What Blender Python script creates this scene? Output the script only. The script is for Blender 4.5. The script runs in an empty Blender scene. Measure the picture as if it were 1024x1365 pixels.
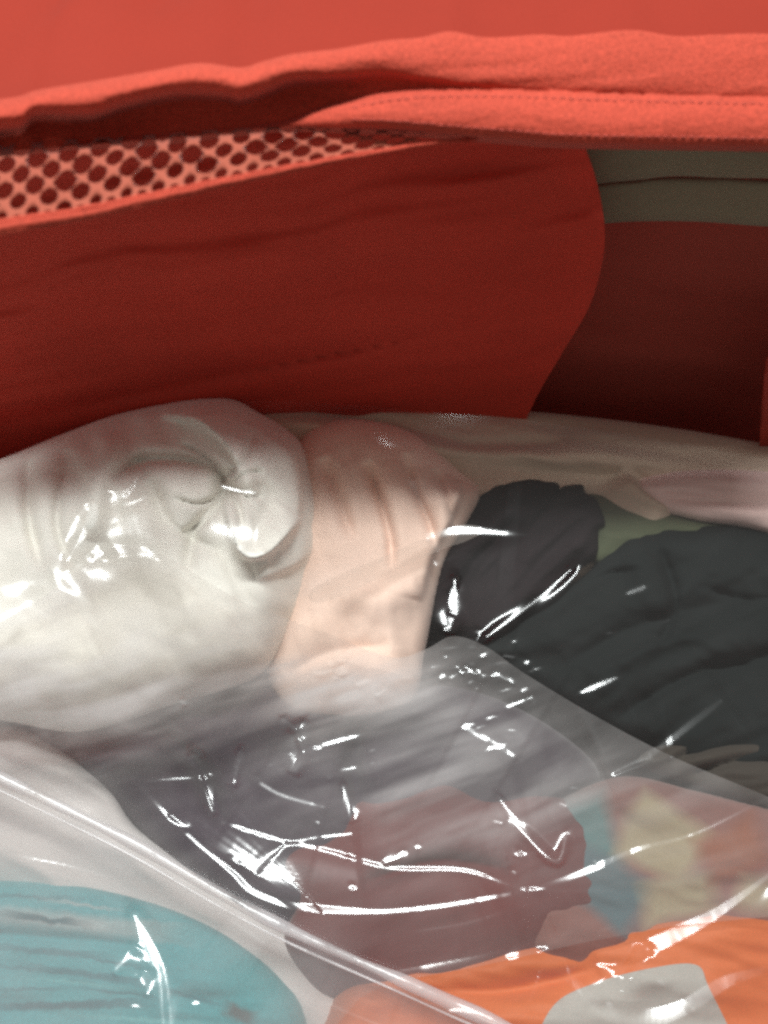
import bpy, math
import numpy as np
from mathutils import Vector, Matrix

# ------------------------------------------------------------------ camera, room light, lamp
scene = bpy.context.scene
C = scene.collection
PITCH = math.radians(60)
F = 1463.0                                   # focal length in photograph pixels (1024 x 1365)
CAM = np.array([0.0, 0.0, 0.56])
FWD = np.array([0, math.cos(PITCH), -math.sin(PITCH)])
UP = np.array([0, math.sin(PITCH), math.cos(PITCH)])
cd = bpy.data.cameras.new('camera')
cam = bpy.data.objects.new('camera', cd)
C.objects.link(cam)
cam.location = CAM
cam.rotation_euler = (math.radians(90) - PITCH, 0, 0)
cd.sensor_fit = 'VERTICAL'
cd.sensor_height = 24.0
cd.lens = 24.0 * F / 1365.0
cd.clip_start = 0.01
cd.clip_end = 50
cd.dof.use_dof = True
cd.dof.focus_distance = 0.405
cd.dof.aperture_fstop = 5.0
scene.camera = cam

w = bpy.data.worlds.new('World')
scene.world = w
w.use_nodes = True
w.node_tree.nodes['Background'].inputs[0].default_value = (1.0, 0.93, 0.86, 1)
w.node_tree.nodes['Background'].inputs[1].default_value = 0.27

LAMP = np.array([-0.12, 0.46, 1.45])
ld = bpy.data.lights.new('ceiling_lamp', 'AREA')
ld.shape = 'RECTANGLE'
ld.size = 0.8
ld.size_y = 0.11
ld.energy = 25.0
ld.color = (0.95, 1.0, 0.99)
lo = bpy.data.objects.new('ceiling_lamp', ld)
C.objects.link(lo)
lo.location = LAMP
lo.rotation_euler = (0, 0, 0)

scene.view_settings.view_transform = 'Standard'
scene.view_settings.look = 'None'
scene.view_settings.exposure = 0.0
scene.view_settings.gamma = 1.0
scene.cycles.transparent_max_bounces = 24
scene.cycles.max_bounces = 10
scene.cycles.filter_width = 2.8
scene.cycles.use_denoising = False
scene.cycles.sample_clamp_indirect = 6.0

# ------------------------------------------------------------------ helpers
RNG = np.random.RandomState(7)


def lin(r, g, b):
    f = lambda c: ((c / 255.0 + 0.055) / 1.055) ** 2.4 if c > 10 else c / 255.0 / 12.92
    return (f(r), f(g), f(b), 1.0)


def P(px, py, d):
    """point at depth d on the line of sight through (px, py)"""
    X = (np.asarray(px, float) - 512.0) / F
    Y = (682.5 - np.asarray(py, float)) / F
    d = np.asarray(d, float)
    out = np.empty(d.shape + (3,))
    out[..., 0] = CAM[0] + d * X
    out[..., 1] = CAM[1] + d * (FWD[1] + Y * UP[1])
    out[..., 2] = CAM[2] + d * (FWD[2] + Y * UP[2])
    return out


TILT = math.radians(13)
NPL = np.array([0, -math.sin(TILT), math.cos(TILT)])


def dplane(px, py, d0=0.42):
    """depth of the top of the packed clothes: a gently sloping sheet"""
    Y = (682.5 - np.asarray(py, float)) / F
    k = NPL[1] * (FWD[1] + Y * UP[1]) + NPL[2] * (FWD[2] + Y * UP[2])
    Y0 = (682.5 - 950) / F
    k0 = NPL[1] * (FWD[1] + Y0 * UP[1]) + NPL[2] * (FWD[2] + Y0 * UP[2])
    return d0 * k0 / k


def dwall(py, yw):
    """depth of an upright wall at distance yw"""
    Y = (682.5 - np.asarray(py, float)) / F
    return yw / (FWD[1] + Y * UP[1])


_tabs = {}


def vnoise(x, y, seed):
    if seed not in _tabs:
        _tabs[seed] = np.random.RandomState(seed).rand(128, 128)
    t = _tabs[seed]
    xi = np.floor(x).astype(int)
    yi = np.floor(y).astype(int)
    fx = x - xi
    fy = y - yi
    fx = fx * fx * fx * (fx * (fx * 6 - 15) + 10)
    fy = fy * fy * fy * (fy * (fy * 6 - 15) + 10)
    a = t[xi % 128, yi % 128]
    b = t[(xi + 1) % 128, yi % 128]
    c = t[xi % 128, (yi + 1) % 128]
    d = t[(xi + 1) % 128, (yi + 1) % 128]
    return (a * (1 - fx) + b * fx) * (1 - fy) + (c * (1 - fx) + d * fx) * fy - 0.5


def fbm(x, y, seed, octv=3):
    s = 0
    a = 1.0
    for i in range(octv):
        s = s + a * vnoise(x * 2 ** i + 17.3 * i, y * 2 ** i + 5.1 * i, seed + i)
        a *= 0.5
    return s


def aniso(px, py, ang, lx, ly, seed, octv=3):
    c, s = math.cos(math.radians(ang)), math.sin(math.radians(ang))
    wx = px + 26 * vnoise(px / 130, py / 130, seed + 50)
    wy = py + 26 * vnoise(px / 130 + 9, py / 130, seed + 51)
    return fbm((wx * c + wy * s) / lx + 40, (-wx * s + wy * c) / ly + 40, seed, octv)


def ridged(px, py, ang, lx, ly, seed):
    n = aniso(px, py, ang, lx, ly, seed, 2)
    return np.exp(-(n / 0.07) ** 2)


def catmull(pts, closed, n=8):
    pts = np.asarray(pts, float)
    m = len(pts)
    out = []
    rng = range(m) if closed else range(m - 1)
    for i in rng:
        if closed:
            p0, p1, p2, p3 = pts[i - 1], pts[i], pts[(i + 1) % m], pts[(i + 2) % m]
        else:
            p1, p2 = pts[i], pts[i + 1]
            p0 = pts[i - 1] if i else 2 * p1 - p2
            p3 = pts[i + 2] if i + 2 < m else 2 * p2 - p1
        for k in range(n):
            t = k / n
            out.append(0.5 * ((2 * p1) + (-p0 + p2) * t + (2 * p0 - 5 * p1 + 4 * p2 - p3) * t * t
                              + (-p0 + 3 * p1 - 3 * p2 + p3) * t ** 3))
    if not closed:
        out.append(pts[-1])
    return np.array(out)


def seg_dist(px, py, line, closed=False, want='d'):
    """distance to a polyline, nearest point, signed side, and position along it"""
    shp = px.shape
    px = px.ravel()
    py = py.ravel()
    best = np.full(px.shape, 1e18)
    bx = np.zeros_like(px)
    by = np.zeros_like(px)
    side = np.ones_like(px)
    al = np.zeros_like(px)
    n = len(line)
    rng = n if closed else n - 1
    L = 0.0
    for i in range(rng):
        a = line[i]
        b = line[(i + 1) % n]
        dx, dy = b - a
        l2 = dx * dx + dy * dy + 1e-12
        t = np.clip(((px - a[0]) * dx + (py - a[1]) * dy) / l2, 0, 1)
        qx = a[0] + t * dx
        qy = a[1] + t * dy
        d2 = (px - qx) ** 2 + (py - qy) ** 2
        m = d2 < best
        best = np.where(m, d2, best)
        bx = np.where(m, qx, bx)
        by = np.where(m, qy, by)
        side = np.where(m, np.sign(dx * (py - a[1]) - dy * (px - a[0])), side)
        al = np.where(m, L + t * math.sqrt(l2), al)
        L += math.sqrt(l2)
    r = lambda q: q.reshape(shp)
    return r(np.sqrt(best)), r(bx), r(by), r(side), r(al / max(L, 1e-9))


def inside(px, py, poly):
    shp = px.shape
    x = px.ravel()
    y = py.ravel()
    ins = np.zeros(x.shape, bool)
    n = len(poly)
    j = n - 1
    for i in range(n):
        xi, yi = poly[i]
        xj, yj = poly[j]
        if yi != yj:
            ins ^= ((yi > y) != (yj > y)) & (x < (xj - xi) * (y - yi) / (yj - yi) + xi)
        j = i
    return ins.reshape(shp)


def new_mesh(name, verts, faces, mat, parent=None, uv=None, smooth=True, attr=None):
    me = bpy.data.meshes.new(name)
    verts = np.asarray(verts, np.float32)
    faces = np.asarray(faces, np.int32)
    k = faces.shape[1]
    me.vertices.add(len(verts))
    me.vertices.foreach_set('co', verts.ravel())
    me.loops.add(faces.size)
    me.loops.foreach_set('vertex_index', faces.ravel())
    me.polygons.add(len(faces))
    me.polygons.foreach_set('loop_start', np.arange(0, faces.size, k, dtype=np.int32))
    me.polygons.foreach_set('loop_total', np.full(len(faces), k, np.int32))
    me.polygons.foreach_set('use_smooth', np.full(len(faces), smooth, bool))
    me.update(calc_edges=True)
    if uv is not None:
        ul = me.uv_layers.new(name='UVMap')
        ul.data.foreach_set('uv', np.asarray(uv, np.float32)[faces.ravel()].ravel())
    if attr is not None:
        at = me.attributes.new('milk', 'FLOAT', 'POINT')
        at.data.foreach_set('value', np.asarray(attr, np.float32))
    me.validate()
    me.materials.append(mat)
    o = bpy.data.objects.new(name, me)
    C.objects.link(o)
    if parent is not None:
        o.parent = parent
        o.matrix_parent_inverse = parent.matrix_world.inverted()
    return o


def tag(o, label=None, cat=None, group=None, kind=None):
    for k, v in (('label', label), ('category', cat), ('group', group), ('kind', kind)):
        if v:
            o[k] = v
    return o


def empty(name, loc):
    o = bpy.data.objects.new(name, None)
    o.empty_display_size = 0.02
    o.location = loc
    C.objects.link(o)
    bpy.context.view_layer.update()
    return o


def grid_cloth(name, poly, depth, mat, step=4.0, back=None, parent=None, milk=None):
    """A sheet of cloth or film filling an outline, its relief given by depth(px, py).
    back: depth function of the underside (a closed, solid body) or None (one thin sheet)."""
    x0, y0 = poly.min(0) - step
    x1, y1 = poly.max(0) + step
    xs = np.arange(x0, x1 + step, step)
    ys = np.arange(y0, y1 + step, step)
    PX, PY = np.meshgrid(xs, ys, indexing='ij')
    ins = inside(PX, PY, poly)
    q = ins[:-1, :-1] | ins[1:, :-1] | ins[:-1, 1:] | ins[1:, 1:]
    use = np.zeros(PX.shape, bool)
    use[:-1, :-1] |= q
    use[1:, :-1] |= q
    use[:-1, 1:] |= q
    use[1:, 1:] |= q
    move = use & ~ins
    if move.any():
        _, qx, qy, _, _ = seg_dist(PX[move], PY[move], poly, True)
        PX[move] = qx
        PY[move] = qy
    idx = np.full(PX.shape, -1)
    n = int(use.sum())
    idx[use] = np.arange(n)
    X = PX[use]
    Y = PY[use]
    vf = P(X, Y, depth(X, Y))
    I, J = np.nonzero(q)
    # seen from the camera (x right, py down) this order faces the viewer
    fa = np.stack([idx[I, J], idx[I, J + 1], idx[I + 1, J + 1], idx[I + 1, J]], 1)
    uv = np.stack([X / 1000.0, 1.365 - Y / 1000.0], 1)
    if back is not None:
        vb = P(X, Y, back(X, Y))
        fb = fa[:, ::-1] + n
        # skirt closing the rim
        e = np.concatenate([fa[:, [0, 1]], fa[:, [1, 2]], fa[:, [2, 3]], fa[:, [3, 0]]])
        key = np.minimum(e[:, 0], e[:, 1]).astype(np.int64) * (n + 1) + np.maximum(e[:, 0], e[:, 1])
        _, inv, cnt = np.unique(key, return_inverse=True, return_counts=True)
        rim = e[cnt[inv] == 1]
        sk = np.stack([rim[:, 1], rim[:, 0], rim[:, 0] + n, rim[:, 1] + n], 1)
        return new_mesh(name, np.concatenate([vf, vb]), np.concatenate([fa, fb, sk]), mat, parent, np.concatenate([uv, uv]))
    return new_mesh(name, vf, fa, mat, parent, uv, attr=None if milk is None else milk(X, Y))


def tube(path, rad, seg=6):
    """rounded cord along a list of points; rad a number or one per point"""
    path = np.asarray(path, float)
    n = len(path)
    rad = np.broadcast_to(np.asarray(rad, float), (n,))
    T = np.gradient(path, axis=0)
    T /= np.linalg.norm(T, axis=1, keepdims=True) + 1e-12
    ref = np.array([0.12, -0.5, 0.86])
    A = np.cross(T, ref)
    A /= np.linalg.norm(A, axis=1, keepdims=True) + 1e-12
    B = np.cross(T, A)
    a = np.arange(seg) * 2 * math.pi / seg
    v = path[:, None] + rad[:, None, None] * (np.cos(a)[None, :, None] * A[:, None] + np.sin(a)[None, :, None] * B[:, None])
    i = np.arange(n - 1)[:, None]
    j = np.arange(seg)[None]
    f = np.stack([i * seg + j, i * seg + (j + 1) % seg, (i + 1) * seg + (j + 1) % seg, (i + 1) * seg + j], -1).reshape(-1, 4)
    return v.reshape(-1, 3), f


def bump_feature(px, py, f):
    """one relief feature in metres: ridge, valley, lip (an overlapping edge) or dimple"""
    kind, line, wd, A = f[:4]
    if kind == 'dimple':
        return -A * np.exp(-((px - line[0]) ** 2 + (py - line[1]) ** 2) / wd ** 2)
    ln = catmull(line, False, 6)
    d, _, _, s, al = seg_dist(px, py, ln)
    ends = np.clip(np.minimum(al, 1 - al) * 5, 0, 1) ** 0.6
    if kind == 'ridge':
        return A * np.exp(-(d / wd) ** 2) * ends
    if kind == 'valley':
        return -A * np.exp(-(d / wd) ** 1.4) * ends
    if kind == 'lip':
        L = f[4]
        sd = d * s
        return A * ends * np.where(sd > 0, np.exp(-(sd / L) ** 2), np.exp(-(sd / wd) ** 2))
    raise ValueError(kind)


SOLIDS = []          # depth functions of everything packed, for the film to drape over


def packed(name, label, cat, outline, off, H, R, mat, feats=(), noises=(), step=4.0, thick=1.0, group=None, hard=0.5):
    poly = catmull(outline, True, 8)

    def relief(px, py):
        d, _, _, _, _ = seg_dist(px, py, poly, True)
        t = np.clip(d / R, 0, 1)
        prof = (1 - (1 - t) ** 2) ** hard
        h = H * prof
        k = np.clip(d / 22.0, 0, 1)
        for f in feats:
            h = h + k * 2.0 * bump_feature(px, py, f)
        for (typ, ang, lx, ly, A, seed) in noises:
            n = ridged(px, py, ang, lx, ly, seed) if typ == 'r' else aniso(px, py, ang, lx, ly, seed)
            h = h + k * A * n
        return h, prof

    def depth(px, py):
        h, _ = relief(px, py)
        return dplane(px, py) + off - h

    def under(px, py):
        d, _, _, _, _ = seg_dist(px, py, poly, True)
        t = np.clip(d / R, 0, 1)
        return dplane(px, py) + off + 0.0008 + thick * H * (1 - (1 - t) ** 2) ** 0.5

    o = grid_cloth(name, poly, depth, mat, step, under)
    tag(o, label, cat, group)
    SOLIDS.append((poly, depth))
    return o


# ------------------------------------------------------------------ materials
def base_mat(name):
    m = bpy.data.materials.new(name)
    m.use_nodes = True
    nt = m.node_tree
    return m, nt, nt.nodes, nt.links, nt.nodes['Principled BSDF']


def fabric(name, col, col2=None, rough=0.85, sheen=0.25, weave=2200.0, bump=0.08, mottling=0.25, translucent=0.0, tr_col=None, grain=0.3):
    m, nt, N, K, b = base_mat(name)
    tc = N.new('ShaderNodeTexCoord')
    n1 = N.new('ShaderNodeTexNoise')
    n1.inputs['Scale'].default_value = 22
    n1.inputs['Detail'].default_value = 5
    K.new(tc.outputs['Object'], n1.inputs['Vector'])
    n2 = N.new('ShaderNodeTexNoise')
    n2.inputs['Scale'].default_value = weave
    n2.inputs['Detail'].default_value = 2
    K.new(tc.outputs['Object'], n2.inputs['Vector'])
    mx = N.new('ShaderNodeMix')
    mx.data_type = 'RGBA'
    c2 = col2 or tuple(c * 0.72 for c in col[:3]) + (1,)
    mx.inputs[6].default_value = col
    mx.inputs[7].default_value = c2
    rm = N.new('ShaderNodeMapRange')
    rm.inputs['From Min'].default_value = 0.35
    rm.inputs['From Max'].default_value = 0.7
    rm.inputs['To Max'].default_value = mottling
    K.new(n1.outputs['Fac'], rm.inputs['Value'])
    K.new(rm.outputs['Result'], mx.inputs[0])
    mg = N.new('ShaderNodeMix')
    mg.data_type = 'RGBA'
    mg.blend_type = 'MULTIPLY'
    mg.inputs[0].default_value = grain
    K.new(mx.outputs[2], mg.inputs[6])
    mr = N.new('ShaderNodeMapRange')
    mr.inputs['From Min'].default_value = 0.3
    mr.inputs['From Max'].default_value = 0.7
    mr.inputs['To Min'].default_value = 0.7
    mr.inputs['To Max'].default_value = 1.25
    K.new(n2.outputs['Fac'], mr.inputs['Value'])
    K.new(mr.outputs['Result'], mg.inputs[7])
    K.new(mg.outputs[2], b.inputs['Base Color'])
    b.inputs['Roughness'].default_value = rough
    b.inputs['Sheen Weight'].default_value = sheen
    b.inputs['Specular IOR Level'].default_value = 0.25
    bp = N.new('ShaderNodeBump')
    bp.inputs['Strength'].default_value = bump
    bp.inputs['Distance'].default_value = 0.001
    K.new(n2.outputs['Fac'], bp.inputs['Height'])
    K.new(bp.outputs['Normal'], b.inputs['Normal'])
    if translucent:
        t = N.new('ShaderNodeBsdfTranslucent')
        t.inputs['Color'].default_value = tr_col or col
        ms = N.new('ShaderNodeMixShader')
        ms.inputs[0].default_value = translucent
        K.new(b.outputs[0], ms.inputs[1])
        K.new(t.outputs[0], ms.inputs[2])
        K.new(ms.outputs[0], N['Material Output'].inputs['Surface'])
    m['mix'] = mx.name
    return m


def film_mat(name, haze=0.07, refl=0.07, rough=0.16, tint=(0.97, 0.96, 0.95, 1), veil=(0.82, 0.8, 0.8, 1), hscale=14.0, crinkle=0.25):
    """thin clear plastic: see-through, glossy, a little milky"""
    m, nt, N, K, b = base_mat(name)
    N.remove(b)
    tr = N.new('ShaderNodeBsdfTransparent')
    tr.inputs['Color'].default_value = tint
    gl = N.new('ShaderNodeBsdfGlossy')
    gl.inputs['Roughness'].default_value = rough
    gl.inputs['Color'].default_value = (1, 1, 1, 1)
    df = N.new('ShaderNodeBsdfDiffuse')
    df.inputs['Color'].default_value = veil
    tl = N.new('ShaderNodeBsdfTranslucent')
    tl.inputs['Color'].default_value = veil
    tc = N.new('ShaderNodeTexCoord')
    nz = N.new('ShaderNodeTexNoise')
    nz.inputs['Scale'].default_value = hscale
    nz.inputs['Detail'].default_value = 6
    nz.inputs['Distortion'].default_value = 1.2
    K.new(tc.outputs['Object'], nz.inputs['Vector'])
    mr = N.new('ShaderNodeMapRange')
    mr.inputs['From Min'].default_value = 0.3
    mr.inputs['From Max'].default_value = 0.7
    mr.inputs['To Min'].default_value = haze * 0.45
    mr.inputs['To Max'].default_value = haze * 1.6
    K.new(nz.outputs['Fac'], mr.inputs['Value'])
    bn = N.new('ShaderNodeTexNoise')
    bn.inputs['Scale'].default_value = 90
    bn.inputs['Detail'].default_value = 3
    bn.inputs['Distortion'].default_value = 0.8
    K.new(tc.outputs['Object'], bn.inputs['Vector'])
    bp = N.new('ShaderNodeBump')
    bp.inputs['Strength'].default_value = crinkle
    bp.inputs['Distance'].default_value = 0.002
    K.new(bn.outputs['Fac'], bp.inputs['Height'])
    K.new(bp.outputs['Normal'], gl.inputs['Normal'])
    dd = N.new('ShaderNodeMixShader')
    dd.inputs[0].default_value = 0.4
    K.new(df.outputs[0], dd.inputs[1])
    K.new(tl.outputs[0], dd.inputs[2])
    at = N.new('ShaderNodeAttribute')
    at.attribute_name = 'milk'
    sm = N.new('ShaderNodeMath')
    sm.operation = 'MULTIPLY_ADD'
    K.new(nz.outputs['Fac'], sm.inputs[0])
    K.new(at.outputs['Fac'], sm.inputs[1])
    K.new(mr.outputs['Result'], sm.inputs[2])
    sm.use_clamp = True
    m1 = N.new('ShaderNodeMixShader')
    K.new(sm.outputs[0], m1.inputs[0])
    K.new(tr.outputs[0], m1.inputs[1])
    K.new(dd.outputs[0], m1.inputs[2])
    lw = N.new('ShaderNodeLayerWeight')
    lw.inputs['Blend'].default_value = 0.5
    pw = N.new('ShaderNodeMath')
    pw.operation = 'POWER'
    pw.inputs[1].default_value = 4.0
    K.new(lw.outputs['Facing'], pw.inputs[0])
    ma = N.new('ShaderNodeMath')
    ma.operation = 'MULTIPLY_ADD'
    ma.inputs[1].default_value = 0.7
    ma.inputs[2].default_value = refl
    K.new(pw.outputs[0], ma.inputs[0])
    m2 = N.new('ShaderNodeMixShader')
    K.new(ma.outputs[0], m2.inputs[0])
    K.new(m1.outputs[0], m2.inputs[1])
    K.new(gl.outputs[0], m2.inputs[2])
    K.new(m2.outputs[0], N['Material Output'].inputs['Surface'])
    return m


def uv_nodes(m):
    N, K = m.node_tree.nodes, m.node_tree.links
    u = N.new('ShaderNodeUVMap')
    u.uv_map = 'UVMap'
    return N, K, u


NYLON = lin(205, 62, 40)
M = {}
M['lid'] = fabric('nylon_lid', lin(158, 46, 28), rough=0.6, sheen=0.1, weave=2600, bump=0.08, mottling=0.2, translucent=0.12)
M['hem'] = fabric('nylon_hem', lin(190, 73, 54), rough=0.8, sheen=0.08, weave=1300, bump=0.4, mottling=0.4, grain=0.9)
M['wall'] = fabric('nylon_wall', lin(228, 84, 66), rough=0.7, sheen=0.05, weave=1700, bump=0.12, mottling=0.35, translucent=0.4, grain=0.5)
M['deep'] = fabric('nylon_deep', lin(194, 96, 82), rough=0.75, sheen=0.05, weave=2600, bump=0.08, mottling=0.25, translucent=0.35)
M['thread'] = fabric('seam_thread', lin(196, 84, 70), rough=0.7, weave=3000)
M['net'] = fabric('net_cord', lin(170, 86, 66), rough=0.8, sheen=0.2, weave=3000, bump=0.2, mottling=0.3)
M['webbing'] = fabric('grey_webbing', lin(134, 128, 106), rough=0.7, sheen=0.1, weave=1800, bump=0.3, mottling=0.3)
M['white'] = fabric('white_jersey', lin(240, 238, 230), rough=0.9, mottling=0.08, bump=0.1)
M['peach'] = fabric('peach_jersey', lin(242, 214, 198), rough=0.9, mottling=0.12, bump=0.1)
M['taupe'] = fabric('taupe_cloth', lin(204, 184, 164), rough=0.8, mottling=0.3)
M['pink'] = fabric('pale_pink_cloth', lin(236, 206, 200), rough=0.85, mottling=0.2)
M['charcoal'] = fabric('charcoal_knit', lin(33, 25, 28), rough=0.95, sheen=0.0, weave=900, bump=0.5)
M['black'] = fabric('black_green_cloth', lin(24, 29, 29), lin(17, 20, 21), rough=0.95, sheen=0.0)
M['olive'] = fabric('olive_cloth', lin(90, 96, 74), rough=0.85, sheen=0.1)
M['brown'] = fabric('dark_brown_cloth', lin(62, 56, 50), rough=0.8, sheen=0.1)
M['navy'] = fabric('slate_navy_cloth', lin(62, 50, 64), lin(44, 35, 46), rough=0.85, mottling=0.6)
M['maroon'] = fabric('maroon_cloth', lin(112, 54, 52), lin(84, 44, 48), rough=0.85, mottling=0.5)
M['orange'] = fabric('orange_nylon', lin(208, 116, 74), rough=0.6, mottling=0.2, weave=2200)
M['greypatch'] = fabric('grey_patch', lin(176, 172, 166), rough=0.8, mottling=0.25)
M['pale'] = fabric('pale_grey_cloth', lin(228, 224, 224), rough=0.85, mottling=0.3)
M['filler'] = fabric('dark_grey_cloth', lin(88, 80, 80), rough=0.9, mottling=0.5)
M['floor'] = fabric('floor_vinyl', lin(150, 140, 130), rough=0.5, weave=300, bump=0.05)


def printed(m, shapes, base, wob=(12, 1, 0.03)):
    """flat print on the cloth: (mask builder) list mixed over the base colour"""
    N, K = m.node_tree.nodes, m.node_tree.links
    u = N.new('ShaderNodeUVMap')
    u.uv_map = 'UVMap'
    sp = N.new('ShaderNodeSeparateXYZ')
    nz = N.new('ShaderNodeTexNoise')
    nz.inputs['Scale'].default_value = wob[0]
    nz.inputs['Detail'].default_value = wob[1]
    K.new(u.outputs[0], nz.inputs['Vector'])
    off = N.new('ShaderNodeVectorMath')
    off.operation = 'MULTIPLY_ADD'
    off.inputs[1].default_value = (wob[2], wob[2], 0)
    K.new(nz.outputs['Color'], off.inputs[0])
    K.new(u.outputs[0], off.inputs[2])
    mx = N[m['mix']]
    prev = None
    for col, (cx, cy), (ax, ay), ang, soft in shapes:
        mp = N.new('ShaderNodeMapping')
        mp.vector_type = 'TEXTURE'
        mp.inputs['Location'].default_value = (cx / 1000 + wob[2] / 2, 1.365 - cy / 1000 + wob[2] / 2, 0)
        mp.inputs['Rotation'].default_value = (0, 0, math.radians(ang))
        mp.inputs['Scale'].default_value = (ax / 1000, ay / 1000, 1)
        K.new(off.outputs[0], mp.inputs['Vector'])
        s = N.new('ShaderNodeSeparateXYZ')
        K.new(mp.outputs[0], s.inputs[0])
        mm = []
        for ch in (0, 1):
            a = N.new('ShaderNodeMath')
            a.operation = 'ABSOLUTE'
            K.new(s.outputs[ch], a.inputs[0])
            mm.append(a)
        big = N.new('ShaderNodeMath')
        big.operation = 'MAXIMUM'
        K.new(mm[0].outputs[0], big.inputs[0])
        K.new(mm[1].outputs[0], big.inputs[1])
        r = N.new('ShaderNodeMapRange')
        r.inputs['From Min'].default_value = 1.0 - soft * 3.2
        r.inputs['From Max'].default_value = 1.0
        r.inputs['To Min'].default_value = 1.0
        r.inputs['To Max'].default_value = 0.0
        K.new(big.outputs[0], r.inputs['Value'])
        mm2 = N.new('ShaderNodeMix')
        mm2.data_type = 'RGBA'
        K.new(r.outputs['Result'], mm2.inputs[0])
        if prev is None:
            mm2.inputs[6].default_value = base
        else:
            K.new(prev.outputs[2], mm2.inputs[6])
        mm2.inputs[7].default_value = col
        prev = mm2
    K.new(prev.outputs[2], mx.inputs[6])
    return m


TEAL = lin(84, 172, 180)
M['pattern'] = printed(fabric('patterned_cloth', lin(140, 100, 90), lin(110, 90, 84), mottling=0.15), [
    (lin(92, 130, 132), (770, 1110), (60, 60), 10, 0.15),
    (lin(88, 112, 120), (800, 1180), (90, 45), -35, 0.12),
    (lin(172, 160, 132), (880, 1120), (62, 55), -30, 0.12),
    (lin(166, 156, 130), (905, 1195), (60, 36), 15, 0.15),
    (lin(150, 92, 70), (975, 1130), (55, 40), 20, 0.15),
    (lin(172, 160, 134), (1010, 1190), (40, 30), -10, 0.2),
], lin(138, 96, 90))
M['teal'] = printed(fabric('teal_print_cloth', TEAL, lin(60, 150, 162), mottling=0.4, weave=700), [
    (lin(214, 204, 202), (80, 1228), (190, 17), -6, 0.3),
    (lin(50, 56, 64), (60, 1225), (70, 6), -8, 0.2),
    (lin(62, 120, 130), (120, 1300), (110, 7), -8, 0.2),
    (lin(54, 104, 114), (80, 1340), (150, 8), 2, 0.2),
    (lin(62, 120, 130), (60, 1268), (100, 6), -5, 0.2),
    (lin(104, 92, 90), (320, 1352), (28, 14), -20, 0.2),
    (lin(62, 122, 132), (30, 1290), (80, 4), -4, 0.28), (lin(62, 122, 132), (150, 1282), (60, 3), -12, 0.28), (lin(62, 122, 132), (40, 1318), (70, 4), 0, 0.28),
    (lin(62, 122, 132), (150, 1322), (70, 3), -6, 0.28), (lin(56, 110, 120), (40, 1196), (100, 4), -2, 0.28), (lin(62, 122, 132), (260, 1330), (50, 4), -14, 0.28),
    (lin(196, 196, 196), (110, 1206), (60, 3), -8, 0.3), (lin(120, 196, 200), (200, 1360), (120, 4), -4, 0.3), (lin(120, 196, 200), (100, 1310), (90, 3), -6, 0.3),
], TEAL, (60, 6, 0.012))
M['film'] = film_mat('clear_film', haze=0.012, refl=0.045, crinkle=0.0)
M['film2'] = film_mat('clear_film_folded', haze=0.07, refl=0.055, veil=(0.8, 0.77, 0.76, 1), hscale=20, crinkle=0.0)
M['pouch'] = film_mat('clear_pouch_film', haze=0.16, refl=0.06, veil=(0.85, 0.83, 0.85, 1), hscale=10, crinkle=0.0)
M['pleat'] = film_mat('doubled_film', haze=0.2, refl=0.05, veil=(0.72, 0.62, 0.55, 1), hscale=30, crinkle=0.0)
M['rim'] = film_mat('milky_seal_strip', haze=0.34, refl=0.07, rough=0.28, veil=(0.88, 0.86, 0.88, 1), hscale=30)

# ------------------------------------------------------------------ floor
bp = [(-1.2, -0.9, 0), (1.2, -0.9, 0), (1.2, 1.6, 0), (-1.2, 1.6, 0)]
tag(new_mesh('floor', bp, [[0, 1, 2, 3]], M['floor'], smooth=False), kind='structure')

# ------------------------------------------------------------------ the bag
bag = empty('travel_bag', (0, 0.13, 0.003))
tag(bag, 'orange red nylon travel bag held open with mesh pocket and grey strap', 'bag')


def interp(pts):
    a = np.array(pts, float)
    ln = catmull(a, False, 8)
    return lambda x: np.interp(x, ln[:, 0], ln[:, 1])


hem_top = interp([(-220, 150), (0, 132), (50, 120), (130, 107), (200, 95), (265, 84), (320, 90), (350, 82), (390, 72), (450, 65),
                  (512, 54), (560, 50), (600, 42), (650, 50), (720, 46), (760, 48), (840, 40), (900, 48), (960, 46), (1024, 45), (1240, 50)])
lip_bot = interp([(-220, 195), (0, 172), (30, 167), (48, 152), (100, 152), (130, 150), (170, 137), (240, 123), (300, 125), (322, 129),
                  (360, 117), (390, 106), (450, 102), (512, 97), (560, 103), (640, 112), (700, 116), (800, 120), (900, 124), (1024, 126), (1240, 132)])
low_top = interp([(-220, 250), (0, 215), (150, 190), (300, 178), (380, 166), (420, 150), (470, 136), (512, 127), (580, 121), (700, 121),
                  (800, 125), (1024, 131), (1240, 138)])
hem_bot = interp([(-220, 235), (0, 203), (150, 190), (300, 176), (380, 169), (512, 171), (600, 178), (700, 186), (780, 191), (1024, 195), (1240, 200)])


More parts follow.
